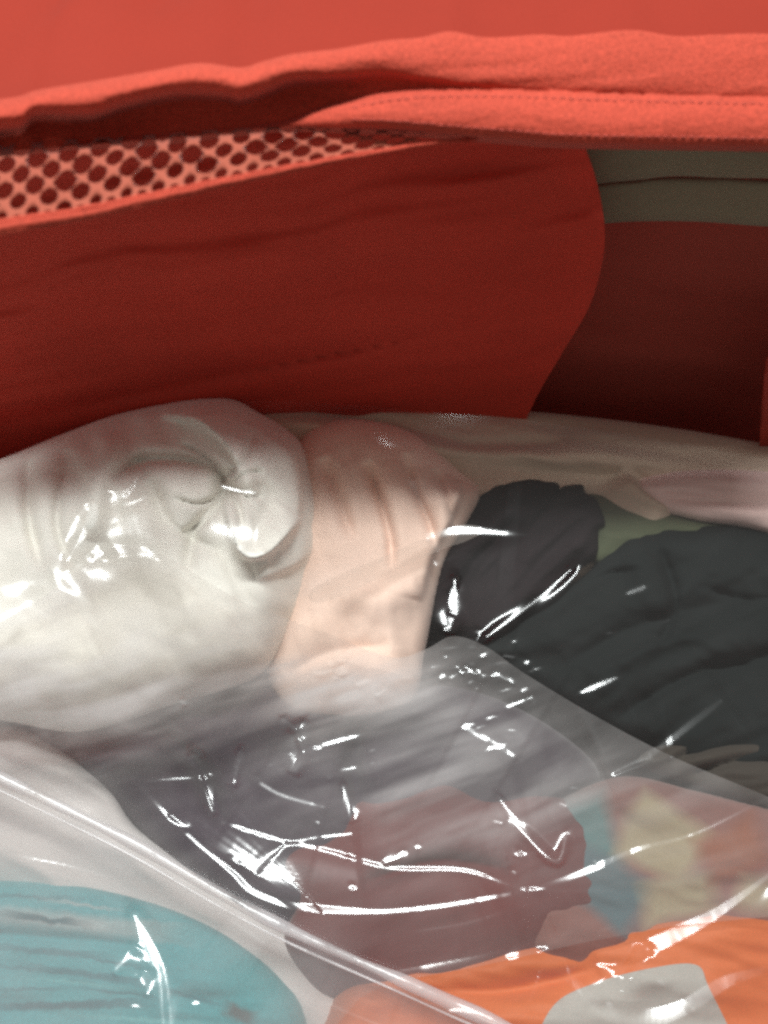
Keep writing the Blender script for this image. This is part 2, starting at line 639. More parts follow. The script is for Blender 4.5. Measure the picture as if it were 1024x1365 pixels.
def hem_depth(px, py):
    T, L, U, B = hem_top(px), lip_bot(px), low_top(px), hem_bot(px)
    base = 0.312 + 0.000012 * (px - 512)
    # upper rolled lip
    t = np.clip((py - T) / np.maximum(L - T, 1), 0, 1)
    up = (0.0024 + 0.0076 * np.clip((620 - px) / 350, 0, 1)) * np.sqrt(np.clip(1 - (2 * t - 1.05) ** 2 / 1.1, 0, 1))
    # lower lip
    s = np.clip((py - U) / np.maximum(B - U, 1), 0, 1)
    fade = np.clip((px - 370) / 120, 0, 1)
    low = 0.0042 * fade * np.sqrt(np.clip(1 - (2 * s - 1.0) ** 2 / 1.05, 0, 1))
    below = np.clip((py - L) / 12.0, 0, 1)
    rec = (0.014 - 0.006 * np.clip((px - 80) / 150, 0, 1)) * (1 - fade) + 0.001 * fade
    gap = np.clip(np.minimum(py - L, U - py) / 6.0, 0, 1) * 0.004 * np.clip((700 - px) / 250, 0, 1)
    h = up * (1 - below) + low * (py > U) - rec * below * (1 - 0.8 * (py > U) * fade) - gap
    h = h + 0.0007 * aniso(px, py, -4, 170, 24, 101) + 0.00012 * fbm(px / 9, py / 7, 120, 2)
    return base - h


xs = np.arange(-220, 1241, 3.0)
xd = np.arange(0, 1.0001, 1 / 64.0)
XX, TT = np.meshgrid(xs, xd, indexing='ij')
YY = hem_top(XX) + TT * (hem_bot(XX) - hem_top(XX))
hv = P(XX, YY, hem_depth(XX, YY))
# the cloth turns in behind: top tucks down to the lid, bottom folds under
fold = []
for k in range(1, 7):
    v = hv[:, -1].copy()
    v[:, 1] += 0.003 * k
    v[:, 2] += -0.003 * k
    fold.append(v)
hv = np.concatenate([hv] + [f[:, None] for f in fold], 1)
n1, n2 = hv.shape[:2]
ii = np.arange(n1 * n2).reshape(n1, n2)
q = np.stack([ii[:-1, :-1], ii[:-1, 1:], ii[1:, 1:], ii[1:, :-1]], -1).reshape(-1, 4)
new_mesh('hem', hv.reshape(-1, 3), q, M['hem'], bag)

# seam stitches along the lower lip
sv, sf, st = [], [], 0
for x0 in np.arange(470, 1236, 11.5):
    for dy, edge in ((8, low_top), (-11, hem_bot)):
        x = np.linspace(x0, x0 + 7.5, 5)
        y = edge(x) + dy + RNG.uniform(-0.5, 0.5)
        v, f = tube(P(x, y, hem_depth(x, y) - 0.0003 + 0.0004 * np.abs(np.linspace(-1, 1, 5)) ** 2), 0.00022, 6)
        sv.append(v)
        sf.append(f + st)
        st += len(v)
new_mesh('stitching', np.concatenate(sv), np.concatenate(sf), M['thread'], bag)

# lid: draped away behind the hem
xs = np.arange(-320, 1341, 10.0)
ts = np.linspace(0, 1, 60)
XX, TT = np.meshgrid(xs, ts, indexing='ij')
h0 = P(XX, hem_top(XX) + 12, np.full(XX.shape, 0.3105) + 0.000012 * (XX - 512) + 0.004)
lv = h0.copy()
lv[..., 1] += TT * 0.42
lv[..., 2] += -0.004 - 0.02 * np.sin(TT * 2.2) - 0.16 * TT ** 2.5 + 0.010 * aniso(XX, TT * 700, 12, 260, 130, 141, 3) * np.clip(TT * 5, 0, 1)
n1, n2 = lv.shape[:2]
ii = np.arange(n1 * n2).reshape(n1, n2)
q = np.stack([ii[:-1, :-1], ii[1:, :-1], ii[1:, 1:], ii[:-1, 1:]], -1).reshape(-1, 4)
new_mesh('lid', lv.reshape(-1, 3), q, M['lid'], bag)


def wall_sheet(name, outline, yw, mat, relief, thick=0.0016, step=5.0, closed_smooth=True):
    poly = catmull(outline, True, 8) if closed_smooth else np.array(outline, float)
    fr = lambda px, py: dwall(py, yw) - relief(px, py)
    bk = lambda px, py: dwall(py, yw) - relief(px, py) + thick
    return grid_cloth(name, poly, fr, mat, step, bk, bag)


def poly_fine(pts):
    return [tuple(p) for p in pts]


# deep wall behind everything
wall_sheet('back_wall', [(-330, 130), (1350, 130), (1350, 770), (-330, 770)], 0.305, M['deep'],
           lambda px, py: 0.004 * aniso(px, py, 8, 300, 60, 161), closed_smooth=False, step=8)
# divider panel with its rounded right edge
div = catmull([(750, 140), (775, 185), (795, 240), (806, 300), (803, 350), (785, 410), (750, 470), (715, 530), (690, 590), (660, 680), (640, 760)], False, 8)
div = [(-330, 150), (300, 140)] + [tuple(p) for p in div] + [(-330, 760)]
wall_sheet('divider_panel', div, 0.272, M['wall'],
           lambda px, py: 0.009 * aniso(px, py, -9, 420, 50, 171) - 0.007 * np.exp(-np.abs(py - 470 + 0.2 * (px - 450)) / 9.0) * np.exp(-((px - 420) / 260) ** 2) + 0.006 * aniso(px, py, -10, 500, 160, 176)
           + 0.008 * np.exp(-((px - 790 + 0.0006 * (py - 300) ** 2) / 60.0) ** 2) - 0.006 * np.clip((px - 420) / 400, 0, 1) ** 2
           , closed_smooth=False)
# red side strip at the far right
wall_sheet('side_gusset', [(1021, 478), (1040, 460), (1300, 440), (1300, 760), (1004, 760), (1012, 600), (1016, 530)], 0.262, M['lid'],
           lambda px, py: 0.003 * aniso(px, py, 80, 200, 40, 181), closed_smooth=False)
# webbing: two bands with a dark gap between them
wb = empty('strap', tuple(P(900, 245, dwall(245, 0.285)).tolist()))
wb.parent = bag
wb.matrix_parent_inverse = bag.matrix_world.inverted()
bpy.context.view_layer.update()
band1 = catmull([(700, 150), (800, 170), (900, 180), (1024, 195), (1250, 205), (1250, 240), (1024, 238), (960, 237), (900, 235), (850, 240), (800, 245), (700, 262)], True, 8)
band2 = catmull([(700, 262), (800, 249), (850, 245), (900, 241), (960, 242), (1024, 245), (1250, 250), (1250, 318), (1024, 307), (940, 301), (860, 300), (800, 304), (700, 320)], True, 8)


def band(poly, yw, seed):
    def fr(px, py):
        d = seg_dist(px, py, poly, True)[0]
        return dwall(py, yw) - 0.004 * np.sqrt(np.clip(1 - (1 - np.clip(d / 22, 0, 1)) ** 2, 0, 1)) - 0.0012 * aniso(px, py, 3, 120, 14, seed)
    return grid_cloth('webbing_band', poly, fr, M['webbing'], 4.0, lambda px, py: dwall(py, yw) + 0.0015, wb)


band(band1, 0.283, 191)
band(band2 - np.array([0, 5.0]), 0.2862, 195)

# mesh pocket: a real hexagonal net, and its bound edge
bind_line = interp([(-220, 345), (0, 303), (100, 287), (200, 265), (300, 243), (400, 222), (480, 207), (560, 193), (640, 184)])


def net_depth(px, py):
    return 0.300 - 0.00012 * (py - 215) + 0.000030 * np.clip(px - 150, 0, 500) + 0.035 * np.clip((hem_bot(px) + 12 - py) / 30.0, 0, 1) ** 1.5 + 0.0015 * np.sin(px / 60.0)


nv, nf = [], []
tot = 0




# knitted mesh with staggered round holes; its rows follow the bound edge
cw, rh = 42.0, 17.5
ring = [(17.8, 0), (10.5, 8.75), (3.2, 17.5), (0, 17.5), (-3.2, 17.5), (-10.5, 8.75), (-17.8, 0), (-10.5, -8.75), (-3.2, -17.5), (0, -17.5), (3.2, -17.5), (10.5, -8.75)]
for r_ in range(0, 9):
    for c_ in range(-8, 18):
        u0 = c_ * cw + (r_ % 2) * cw / 2
        v0 = r_ * rh + 13
        rv = RNG.uniform(0.8, 1.08) * (1.0 if r_ > 0 else 0.7)
        uu, vv, dd = [], [], []
        for scale, dz in ((None, 0.0), (1.12, -0.0002), (1.0, 0.0005), (1.08, 0.0014)):
            for (a_, b_) in ring:
                if scale is None:
                    uu.append(u0 + a_)
                    vv.append(v0 + b_)
                else:
                    t = math.atan2(b_ / 17.5, a_ / 17.8)
                    uu.append(u0 + 14.6 * rv * scale * math.cos(t))
                    vv.append(v0 + 12.6 * rv * scale * math.sin(t))
                dd.append(dz)
        uu, vv, dd = np.array(uu), np.array(vv), np.array(dd)
        x = uu + 0.1 * vv + 3 * vnoise(uu / 60, vv / 60, 221)
        squeeze = np.clip(1.0 - (x - 250) / 420.0, 0.3, 1.0)
        y = bind_line(x) - vv * squeeze + 4 * vnoise(uu / 45, vv / 45, 222)
        if x.max() > 570 or x.min() < -215 or y.max() < hem_bot(float(x.mean())) - 16:
            continue
        co = P(x, y, net_depth(x, y) + dd + 0.0012 * vnoise(uu / 30, vv / 30, 223))
        fs = []
        for k in range(3):
            for j in range(12):
                fs.append((k * 12 + j, k * 12 + (j + 1) % 12, (k + 1) * 12 + (j + 1) % 12, (k + 1) * 12 + j))
        nv.append(co)
        nf.append(np.array(fs) + tot)
        tot += len(co)
net = new_mesh('netting', np.concatenate(nv), np.concatenate(nf), M['net'], bag)
xs = np.arange(-220, 640, 4.0)
ys = bind_line(xs)
ws = np.clip(0.0010 - 0.0000014 * (xs - 100), 0.0003, 0.0011)
rowsv, rowsf, tot2 = [], [], 0
for k, (dy, dd, rr) in enumerate(((-6, 0.0, 0.9), (1, -0.0008, 1.0), (6, 0.0004, 0.7))):
    yy = ys + dy * np.clip(1.1 - xs / 700, 0.3, 1.1) + 1.6 * vnoise(xs / 23, xs * 0 + k, 211)
    v, f = tube(P(xs, yy, net_depth(xs, yy) - 0.0006 + dd + 0.0006 * vnoise(xs / 7, xs * 0 + 3 * k, 213)), ws * rr, 10)
    rowsv.append(v)
    rowsf.append(f + tot2)
    tot2 += len(v)
new_mesh('pocket_binding', np.concatenate(rowsv), np.concatenate(rowsf), M['hem'], bag)

# outer body of the bag round the packed things (beyond the frame)
th = np.linspace(math.radians(182), math.radians(358), 60)
bx = 0.215 * np.sign(np.cos(th)) * np.abs(np.cos(th)) ** 0.5
by = 0.26 + 0.30 * np.sign(np.sin(th)) * np.abs(np.sin(th)) ** 0.5
zz = np.linspace(0.004, 0.19, 24)
bv = np.zeros((60, 24, 3))
for k, z in enumerate(zz):
    s = 1 + 0.05 * math.sin(k / 23 * math.pi)
    bv[:, k, 0] = bx * s
    bv[:, k, 1] = 0.26 + (by - 0.26) * s
    bv[:, k, 2] = z
ii = np.arange(60 * 24).reshape(60, 24)
q = np.stack([ii[:-1, :-1], ii[1:, :-1], ii[1:, 1:], ii[:-1, 1:]], -1).reshape(-1, 4)
body = new_mesh('body', bv.reshape(-1, 3), q, M['wall'], bag)
sm = body.modifiers.new('thickness', 'SOLIDIFY')
sm.thickness = 0.003

# ------------------------------------------------------------------ packed clothes
packed('folded_cloth', 'dark grey folded cloth packed at the bottom beneath the other clothes', 'clothing',
       [(-200, 680), (300, 640), (800, 680), (1220, 740), (1220, 1540), (500, 1540), (-200, 1540)], 0.060, 0.016, 90, M['filler'],
       noises=[('n', 20, 200, 70, 0.008, 301)], step=8, thick=5.0)
packed('draped_cloth', 'taupe cloth lying along the red back wall behind the rolls', 'clothing',
       [(300, 560), (345, 524), (430, 528), (560, 540), (700, 548), (850, 564), (1000, 588), (1200, 630), (1200, 800), (880, 790), (640, 780), (420, 740), (320, 660)],
       0.028, 0.016, 60, M['taupe'],
       feats=[('ridge', [(350, 560), (480, 575), (600, 600), (720, 605), (900, 620)], 16, 0.005),
              ('valley', [(420, 545), (560, 575), (640, 592), (760, 590)], 10, 0.004),
              ('lip', [(830, 625), (860, 660), (900, 685)], 6, 0.004, 40)],
       noises=[('n', 8, 150, 26, 0.005, 311)])
packed('rolled_garment', 'pale pink rolled garment at the far back right corner beside black clothes', 'clothing',
       [(842, 646), (900, 628), (1024, 628), (1200, 650), (1200, 790), (1024, 712), (930, 694), (868, 676)], 0.012, 0.010, 34, M['pink'],
       feats=[('valley', [(880, 660), (960, 668), (1040, 672)], 8, 0.002)], noises=[('n', 6, 120, 20, 0.003, 321)])
packed('folded_cloth', 'olive green cloth showing between charcoal roll and pale pink roll', 'clothing',
       [(770, 668), (800, 655), (850, 668), (930, 692), (1010, 706), (1030, 716), (930, 722), (850, 738), (820, 752), (786, 745)], 0.015, 0.010, 40, M['olive'],
       noises=[('n', 20, 120, 30, 0.004, 331)])
packed('rolled_garment', 'peach rolled garment with pleated end standing beside the big white roll', 'clothing',
       [(400, 590), (450, 560), (520, 566), (570, 590), (612, 628), (640, 657), (622, 700), (596, 742), (580, 800), (566, 870), (548, 935), (470, 955), (380, 940), (350, 850), (370, 700)],
       0.010, 0.022, 90, M['peach'],
       feats=[('valley', [(490, 615), (505, 660), (520, 715), (522, 760)], 7, 0.0035),
              ('valley', [(540, 605), (552, 650), (572, 695), (580, 730)], 6, 0.003),
              ('valley', [(580, 625), (596, 660), (606, 700)], 5, 0.002),
              ('lip', [(615, 640), (600, 690), (575, 740), (560, 800)], 5, 0.003, 26),
              ('valley', [(430, 610), (450, 660), (470, 720)], 10, 0.003),
              ('valley', [(380, 900), (440, 870), (520, 860)], 12, 0.002),
              ('ridge', [(440, 790), (500, 800), (560, 785)], 24, 0.002)],
       noises=[('n', 75, 200, 36, 0.0025, 341), ('n', 0, 60, 60, 0.002, 344)], step=3)
packed('rolled_garment', 'big white rolled garment with twisted tucked end under the plastic', 'clothing',
       [(-200, 660), (-80, 635), (0, 612), (80, 580), (170, 549), (290, 530), (345, 550), (396, 584), (416, 625), (430, 690), (418, 770), (395, 830), (345, 900), (230, 940), (110, 975), (0, 960), (-200, 930)],
       0.004, 0.040, 150, M['white'],
       feats=[('dimple', (304, 650), 15, 0.008),
              ('lip', [(296, 655), (306, 640), (318, 625), (300, 590), (262, 560), (215, 552)], 4, 0.0065, 40),
              ('lip', [(400, 690), (360, 735), (325, 740), (308, 700), (300, 660)], 4, 0.0065, 44),
              ('valley', [(304, 650), (278, 622), (236, 612), (185, 614), (150, 640)], 8, 0.005),
              ('valley', [(308, 655), (330, 662), (352, 660)], 6, 0.002),
              ('valley', [(300, 660), (262, 700), (250, 760)], 9, 0.003),
              ('valley', [(300, 640), (330, 610), (340, 570)], 7, 0.002),
              ('valley', [(40, 590), (38, 680), (55, 760)], 10, 0.004),
              ('valley', [(90, 600), (76, 690), (95, 760)], 8, 0.003),
              ('ridge', [(160, 560), (130, 640), (120, 720)], 18, 0.003),
              ('lip', [(345, 556), (388, 600), (397, 650), (394, 700), (372, 738)], 4, 0.0035, 26),
              ('valley', [(304, 650), (286, 664), (262, 672), (232, 664)], 3.5, 0.002),
              ('valley', [(302, 646), (292, 628), (270, 606), (240, 590)], 4, 0.0025),
              ('valley', [(306, 656), (318, 676), (322, 704), (316, 730)], 4, 0.0025),
              ('valley', [(308, 644), (326, 632), (352, 628)], 4, 0.0018),
              ('valley', [(300, 656), (280, 690), (240, 712)], 5, 0.002),
              ('lip', [(430, 720), (390, 752), (340, 770)], 6, 0.003, 30),
              ('valley', [(200, 640), (230, 700), (300, 740)], 10, 0.0025)],
       noises=[('n', 68, 220, 70, 0.009, 351), ('n', 20, 120, 60, 0.003, 354)], step=3, hard=0.55)
packed('folded_cloth', 'small dark charcoal cloth bunched against the peach roll', 'clothing',
       [(628, 664), (670, 640), (720, 636), (752, 652), (720, 740), (660, 830), (600, 850), (568, 800), (580, 745), (606, 702)], 0.017, 0.014, 36, M['charcoal'],
       feats=[('valley', [(600, 800), (640, 740), (690, 690)], 9, 0.003)], noises=[('n', -50, 90, 28, 0.008, 361), ('n', 20, 60, 40, 0.004, 363)])
packed('rolled_garment', 'charcoal knitted roll lying slantwise on the black clothes', 'clothing',
       [(744, 656), (752, 648), (776, 646), (780, 656), (798, 668), (810, 700), (800, 708), (796, 742), (770, 762), (748, 796), (700, 822), (690, 836), (652, 864), (636, 858), (610, 836), (624, 806), (650, 786), (660, 740), (690, 716), (712, 684)], 0.010, 0.014, 46, M['charcoal'],
       feats=[('valley', [(660, 820), (720, 750), (775, 690)], 8, 0.0015)], noises=[('n', -42, 140, 30, 0.007, 371), ('n', 30, 50, 40, 0.004, 373)])
packed('folded_cloth', 'black green folded garment filling the right side below the olive cloth', 'clothing',
       [(812, 732), (846, 706), (930, 698), (1024, 708), (1200, 730), (1200, 1110), (1040, 1075), (900, 1015), (770, 945), (636, 872), (690, 830), (770, 775)], 0.013, 0.015, 70, M['black'],
       feats=[('ridge', [(700, 850), (800, 800), (900, 790)], 30, 0.001),
              ('valley', [(760, 880), (860, 830), (980, 800)], 14, 0.003),
              ('lip', [(840, 720), (880, 770), (890, 840)], 8, 0.0018, 40),
              ('valley', [(820, 960), (920, 900), (1040, 870)], 10, 0.004), ('valley', [(720, 830), (800, 770), (860, 760)], 6, 0.003), ('valley', [(880, 730), (900, 800), (880, 860)], 7, 0.003), ('lip', [(780, 900), (880, 860), (1000, 840)], 5, 0.0018, 30), ('valley', [(930, 780), (1000, 800), (1060, 790)], 6, 0.002)],
       noises=[('n', -25, 160, 50, 0.007, 381), ('n', 30, 90, 50, 0.005, 383)])
packed('folded_cloth', 'dark brown pleated cloth at the right edge under the black garment', 'clothing',
       [(850, 1015), (930, 972), (1024, 948), (1200, 915), (1200, 1140), (1040, 1085), (940, 1052)], 0.008, 0.010, 40, M['brown'],
       feats=[('valley', [(880, 1020), (960, 990), (1060, 980)], 7, 0.003), ('valley', [(900, 1040), (980, 1015), (1060, 1010)], 7, 0.003)],
       noises=[('n', -15, 150, 22, 0.004, 391)])
packed('folded_cloth', 'slate grey crumpled garment in the middle under wrinkled plastic', 'clothing',
       [(100, 1000), (190, 935), (340, 905), (480, 925), (600, 915), (720, 960), (800, 1040), (700, 1110), (560, 1150), (430, 1240), (340, 1240), (210, 1130), (140, 1060)], 0.019, 0.018, 70, M['navy'],
       feats=[('valley', [(200, 960), (260, 1020), (300, 1100)], 16, 0.005), ('valley', [(480, 950), (470, 1010), (480, 1080)], 14, 0.004)],
       noises=[('n', 30, 150, 60, 0.004, 401)])
packed('folded_cloth', 'maroon folded garment low in the middle above the orange pack', 'clothing',
       [(372, 1150), (400, 1120), (440, 1112), (470, 1072), (530, 1058), (600, 1040), (650, 1062), (720, 1058), (800, 1090), (820, 1180), (760, 1260), (560, 1320), (440, 1330), (380, 1260), (396, 1200)], 0.006, 0.013, 100, M['maroon'],
       feats=[('valley', [(480, 1180), (580, 1150), (680, 1160)], 14, 0.004)], noises=[('n', -10, 160, 60, 0.002, 411)])
packed('folded_cloth', 'patterned cloth printed in teal cream and brown at the right', 'clothing',
       [(700, 1110), (740, 1070), (830, 1035), (930, 1055), (1040, 1080), (1200, 1110), (1200, 1290), (1024, 1290), (880, 1290), (760, 1310), (700, 1270)], 0.008, 0.012, 50, M['pattern'],
       noises=[('n', 15, 140, 50, 0.005, 421)])
packed('folded_cloth', 'pale grey cloth inside the clear pouch above the teal print', 'clothing',
       [(-200, 960), (0, 965), (70, 995), (150, 1050), (190, 1110), (330, 1200), (440, 1262), (520, 1330), (540, 1420), (300, 1450), (-200, 1420)], 0.017, 0.014, 50, M['pale'],
       noises=[('n', 28, 180, 50, 0.006, 431)])
op = packed('soft_pack', 'orange nylon pack with grey patch at the bottom right corner', 'pack',
            [(440, 1340), (520, 1288), (640, 1266), (780, 1236), (900, 1214), (1024, 1204), (1200, 1192), (1200, 1560), (440, 1560)], 0.008, 0.014, 50, M['orange'],
            feats=[('valley', [(560, 1320), (680, 1320), (800, 1290)], 16, 0.003)], noises=[('n', 10, 160, 60, 0.006, 441)])
op_depth = SOLIDS[-1][1]
pp = catmull([(742, 1336), (800, 1308), (870, 1290), (928, 1286), (946, 1318), (985, 1400), (1000, 1460), (720, 1460), (716, 1390)], True, 8)
grid_cloth('patch', pp, lambda px, py: op_depth(px, py) - 0.0012 - 0.0006 * fbm(px / 40, py / 40, 451),
           M['greypatch'], 4.0, lambda px, py: op_depth(px, py) + 0.001, op)
packed('folded_cloth', 'teal printed cloth with a white stripe at the bottom left', 'clothing',
       [(-200, 1170), (0, 1174), (100, 1180), (210, 1206), (300, 1246), (376, 1306), (410, 1370), (420, 1560), (-200, 1560)], 0.004, 0.010, 60, M['teal'],
       feats=[('valley', [(-100, 1240), (60, 1250), (200, 1262)], 9, 0.002)], noises=[('n', 8, 160, 40, 0.004, 461)])

# ------------------------------------------------------------------ plastic draped over the clothes
GS = 4.0
gx = np.arange(-212, 1225, GS)
gy = np.arange(500, 1581, GS)
GX, GY = np.meshgrid(gx, gy, indexing='ij')
D = dplane(GX, GY) + 0.04
for poly, fn in SOLIDS:
    b0 = poly.min(0)
    b1 = poly.max(0)
    i0, i1 = np.searchsorted(gx, b0[0]), np.searchsorted(gx, b1[0])
    j0, j1 = np.searchsorted(gy, b0[1]), np.searchsorted(gy, b1[1])
    if i1 <= i0 or j1 <= j0:
        continue
    sx, sy = GX[i0:i1, j0:j1], GY[i0:i1, j0:j1]
    m = inside(sx, sy, poly)
    if m.any():
        dd = np.full(sx.shape, 9.0)
        dd[m] = fn(sx[m], sy[m])
        D[i0:i1, j0:j1] = np.minimum(D[i0:i1, j0:j1], dd)
REL = dplane(GX, GY) - D                     # height of the contents over the sloping sheet


def blur(a, s):
    r = int(3 * s / GS) + 1
    k = np.exp(-0.5 * (np.arange(-r, r + 1) * GS / s) ** 2)
    k /= k.sum()
    for ax in (0, 1):
        p = np.pad(a, [(r, r) if i == ax else (0, 0) for i in (0, 1)], mode='edge')
        a = sum(k[i] * (p[i:i + a.shape[0]] if ax == 0 else p[:, i:i + a.shape[1]]) for i in range(2 * r + 1))
    return a


def maxf(a, s):
    r = int(s / GS)
    for ax in (0, 1):
        p = np.pad(a, [(r, r) if i == ax else (0, 0) for i in (0, 1)], mode='edge')
        a = np.max([(p[i:i + a.shape[0]] if ax == 0 else p[:, i:i + a.shape[1]]) for i in range(2 * r + 1)], 0)
    return a


ENV = blur(maxf(REL, 60), 70)
for s_ in (60, 40, 24):
    lack = np.maximum(REL + 0.0008 - ENV, 0)
    ENV = ENV + blur(maxf(lack, s_ * 0.8), s_)
low = 1 / (1 + np.exp(-(GY - 1000 - 0.12 * (GX - 512)) / 150))
ENV = np.maximum(ENV, 0.0085 + 0.0025 * low + 2.6e-5 * 50 * np.log1p(np.exp(np.clip((900 - GY - 0.1 * (GX - 512)) / 50, -20, 7))))
ENV = blur(ENV, 24)
ENV2 = ENV + 0.003


def sample(a, px, py):
    fx = np.clip((px - gx[0]) / GS, 0, len(gx) - 1.001)
    fy = np.clip((py - gy[0]) / GS, 0, len(gy) - 1.001)
    i = fx.astype(int)
    j = fy.astype(int)
    u = fx - i
    v = fy - j
    return (a[i, j] * (1 - u) * (1 - v) + a[i + 1, j] * u * (1 - v) + a[i, j + 1] * (1 - u) * v + a[i + 1, j + 1] * u * v)


def cells(px, py, size, seed):
    """ridges along the borders of irregular cells: the sharp creases of crumpled film"""
    rs = np.random.RandomState(seed)
    jx = rs.rand(64, 64)
    jy = rs.rand(64, 64)
    x = px / size + 20
    y = py / size + 20
    xi = np.floor(x).astype(int)
    yi = np.floor(y).astype(int)
    f1 = np.full(x.shape, 9.0)
    f2 = np.full(x.shape, 9.0)
    for a in (-1, 0, 1):
        for b in (-1, 0, 1):
            cx = xi + a + jx[(xi + a) % 64, (yi + b) % 64]
            cy = yi + b + jy[(xi + a) % 64, (yi + b) % 64]
            d = np.hypot(x - cx, y - cy)
            f2 = np.minimum(f2, np.maximum(d, f1))
            f1 = np.minimum(f1, d)
    return f2 - f1


# creases seen in the photograph: (points, half width, height)
CREASES = [
    ([(142, 645), (128, 680), (112, 714), (86, 756)], 6, 0.0024),
    ([(156, 648), (164, 672), (202, 660)], 4, 0.0016),
    ([(-40, 846), (0, 826), (70, 785), (150, 728)], 7, 0.0022),
    ([(290, 646), (318, 654), (350, 658)], 5, 0.0014),
    ([(410, 782), (450, 764), (520, 736), (600, 708), (690, 712)], 9, 0.0030),
    ([(430, 800), (520, 772), (590, 748)], 10, 0.0020),
    ([(606, 765), (602, 800), (598, 848)], 5, 0.0022),
    ([(640, 856), (700, 812), (768, 752)], 3, 0.0022),
    ([(834, 792), (862, 782)], 9, 0.0020),
    ([(972, 926), (925, 962), (870, 1004), (806, 1038)], 9, 0.0030),
    ([(806, 1038), (850, 1020), (900, 1008)], 5, 0.0020),
    ([(770, 925), (826, 902)], 6, 0.0016),
    ([(180, 1038), (196, 1058), (250, 1112), (310, 1162), (336, 1188), (384, 1206), (430, 1212), (512, 1215), (600, 1206), (700, 1187), (770, 1166), (850, 1132), (930, 1110), (1040, 1055)], 8, 0.0032),
    ([(190, 1042), (230, 1038), (280, 1036)], 5, 0.0016),
    ([(285, 1092), (340, 1110), (382, 1122), (440, 1134), (520, 1156), (620, 1160), (700, 1184), (840, 1188)], 3.4, 0.0020),
    ([(336, 1175), (362, 1140), (402, 1120), (480, 1110)], 5, 0.0018),
    ([(410, 958), (394, 980), (400, 1006), (388, 1034)], 5, 0.0022),
    ([(398, 1004), (440, 990), (486, 978)], 6, 0.0024),
    ([(322, 996), (310, 1050)], 4, 0.0016),
    ([(256, 1000), (272, 1040), (286, 1090)], 4, 0.0016),
    ([(338, 1038), (376, 1060), (440, 1078)], 5, 0.0018),
    ([(456, 1042), (472, 1098)], 4, 0.0016),
    ([(660, 1056), (700, 1110), (742, 1148), (758, 1104)], 5, 0.0018),
    ([(612, 965), (650, 986), (692, 1012)], 5, 0.0018),
    ([(672, 944), (712, 928)], 5, 0.0018),
    ([(550, 1242), (620, 1231), (676, 1214)], 5, 0.0016),
    ([(1040, 1156), (960, 1214), (900, 1246), (846, 1276), (830, 1320)], 22, 0.0040),
    ([(836, 1330), (842, 1280), (850, 1250)], 10, 0.0024),
    ([(672, 1280), (704, 1264), (746, 1248)], 12, 0.0024),
    ([(690, 1272), (732, 1270), (770, 1314), (804, 1344), (860, 1358), (910, 1344), (970, 1308), (1040, 1288)], 20, 0.0040),
]
rnd = []
for cx, cy, sx_, sy_, n_ in ((612, 895, 44, 32, 20), (655, 985, 40, 24, 8), (425, 1010, 50, 36, 10), (290, 1030, 40, 40, 6), (170, 725, 44, 36, 7),
                             (700, 1120, 50, 26, 6), (470, 895, 60, 16, 8), (300, 660, 60, 40, 6), (640, 880, 30, 22, 14), (830, 1290, 120, 40, 8), (520, 1120, 130, 40, 6), (900, 860, 90, 60, 4)):
    for k in range(n_):
        x, y = cx + sx_ * RNG.randn(), cy + sy_ * RNG.randn()
        a_ = RNG.uniform(-0.9, 0.9)
        l_ = RNG.uniform(3, 9) * (2.2 if RNG.rand() < 0.3 else 1)
        bend = RNG.uniform(-0.6, 0.6)
        rnd.append(([(x - l_ * math.cos(a_), y - l_ * math.sin(a_)), (x + 2 * bend, y + 3 * bend), (x + l_ * math.cos(a_ + bend), y + l_ * math.sin(a_ + bend))], RNG.uniform(2.2, 4.5)))


def film_base(px, py):
    return sample(ENV, px, py) + 0.0013 * aniso(px, py, -25, 240, 140, 511, 1) \
        + 0.0011 * aniso(px, py, 35, 62, 40, 515, 2) * np.exp(-((px - 90) / 170) ** 2 - ((py - 780) / 90) ** 2)


def lamp_slope(px, py, h):
    """rise per pixel down the picture that turns the film at a point to mirror the ceiling lamp"""
    p0 = P(px, py, dplane(px, py) - h)
    v = CAM - p0
    v /= np.linalg.norm(v, axis=-1, keepdims=True)
    l_ = LAMP - p0
    l_ /= np.linalg.norm(l_, axis=-1, keepdims=True)
    hv = v + l_
    p1 = P(px, py + 1, dplane(px, py + 1) - h)
    ray = P(px, py + 1, np.ones_like(px)) - CAM
    return ((p1 - p0) * hv).sum(-1) / (ray * hv).sum(-1)


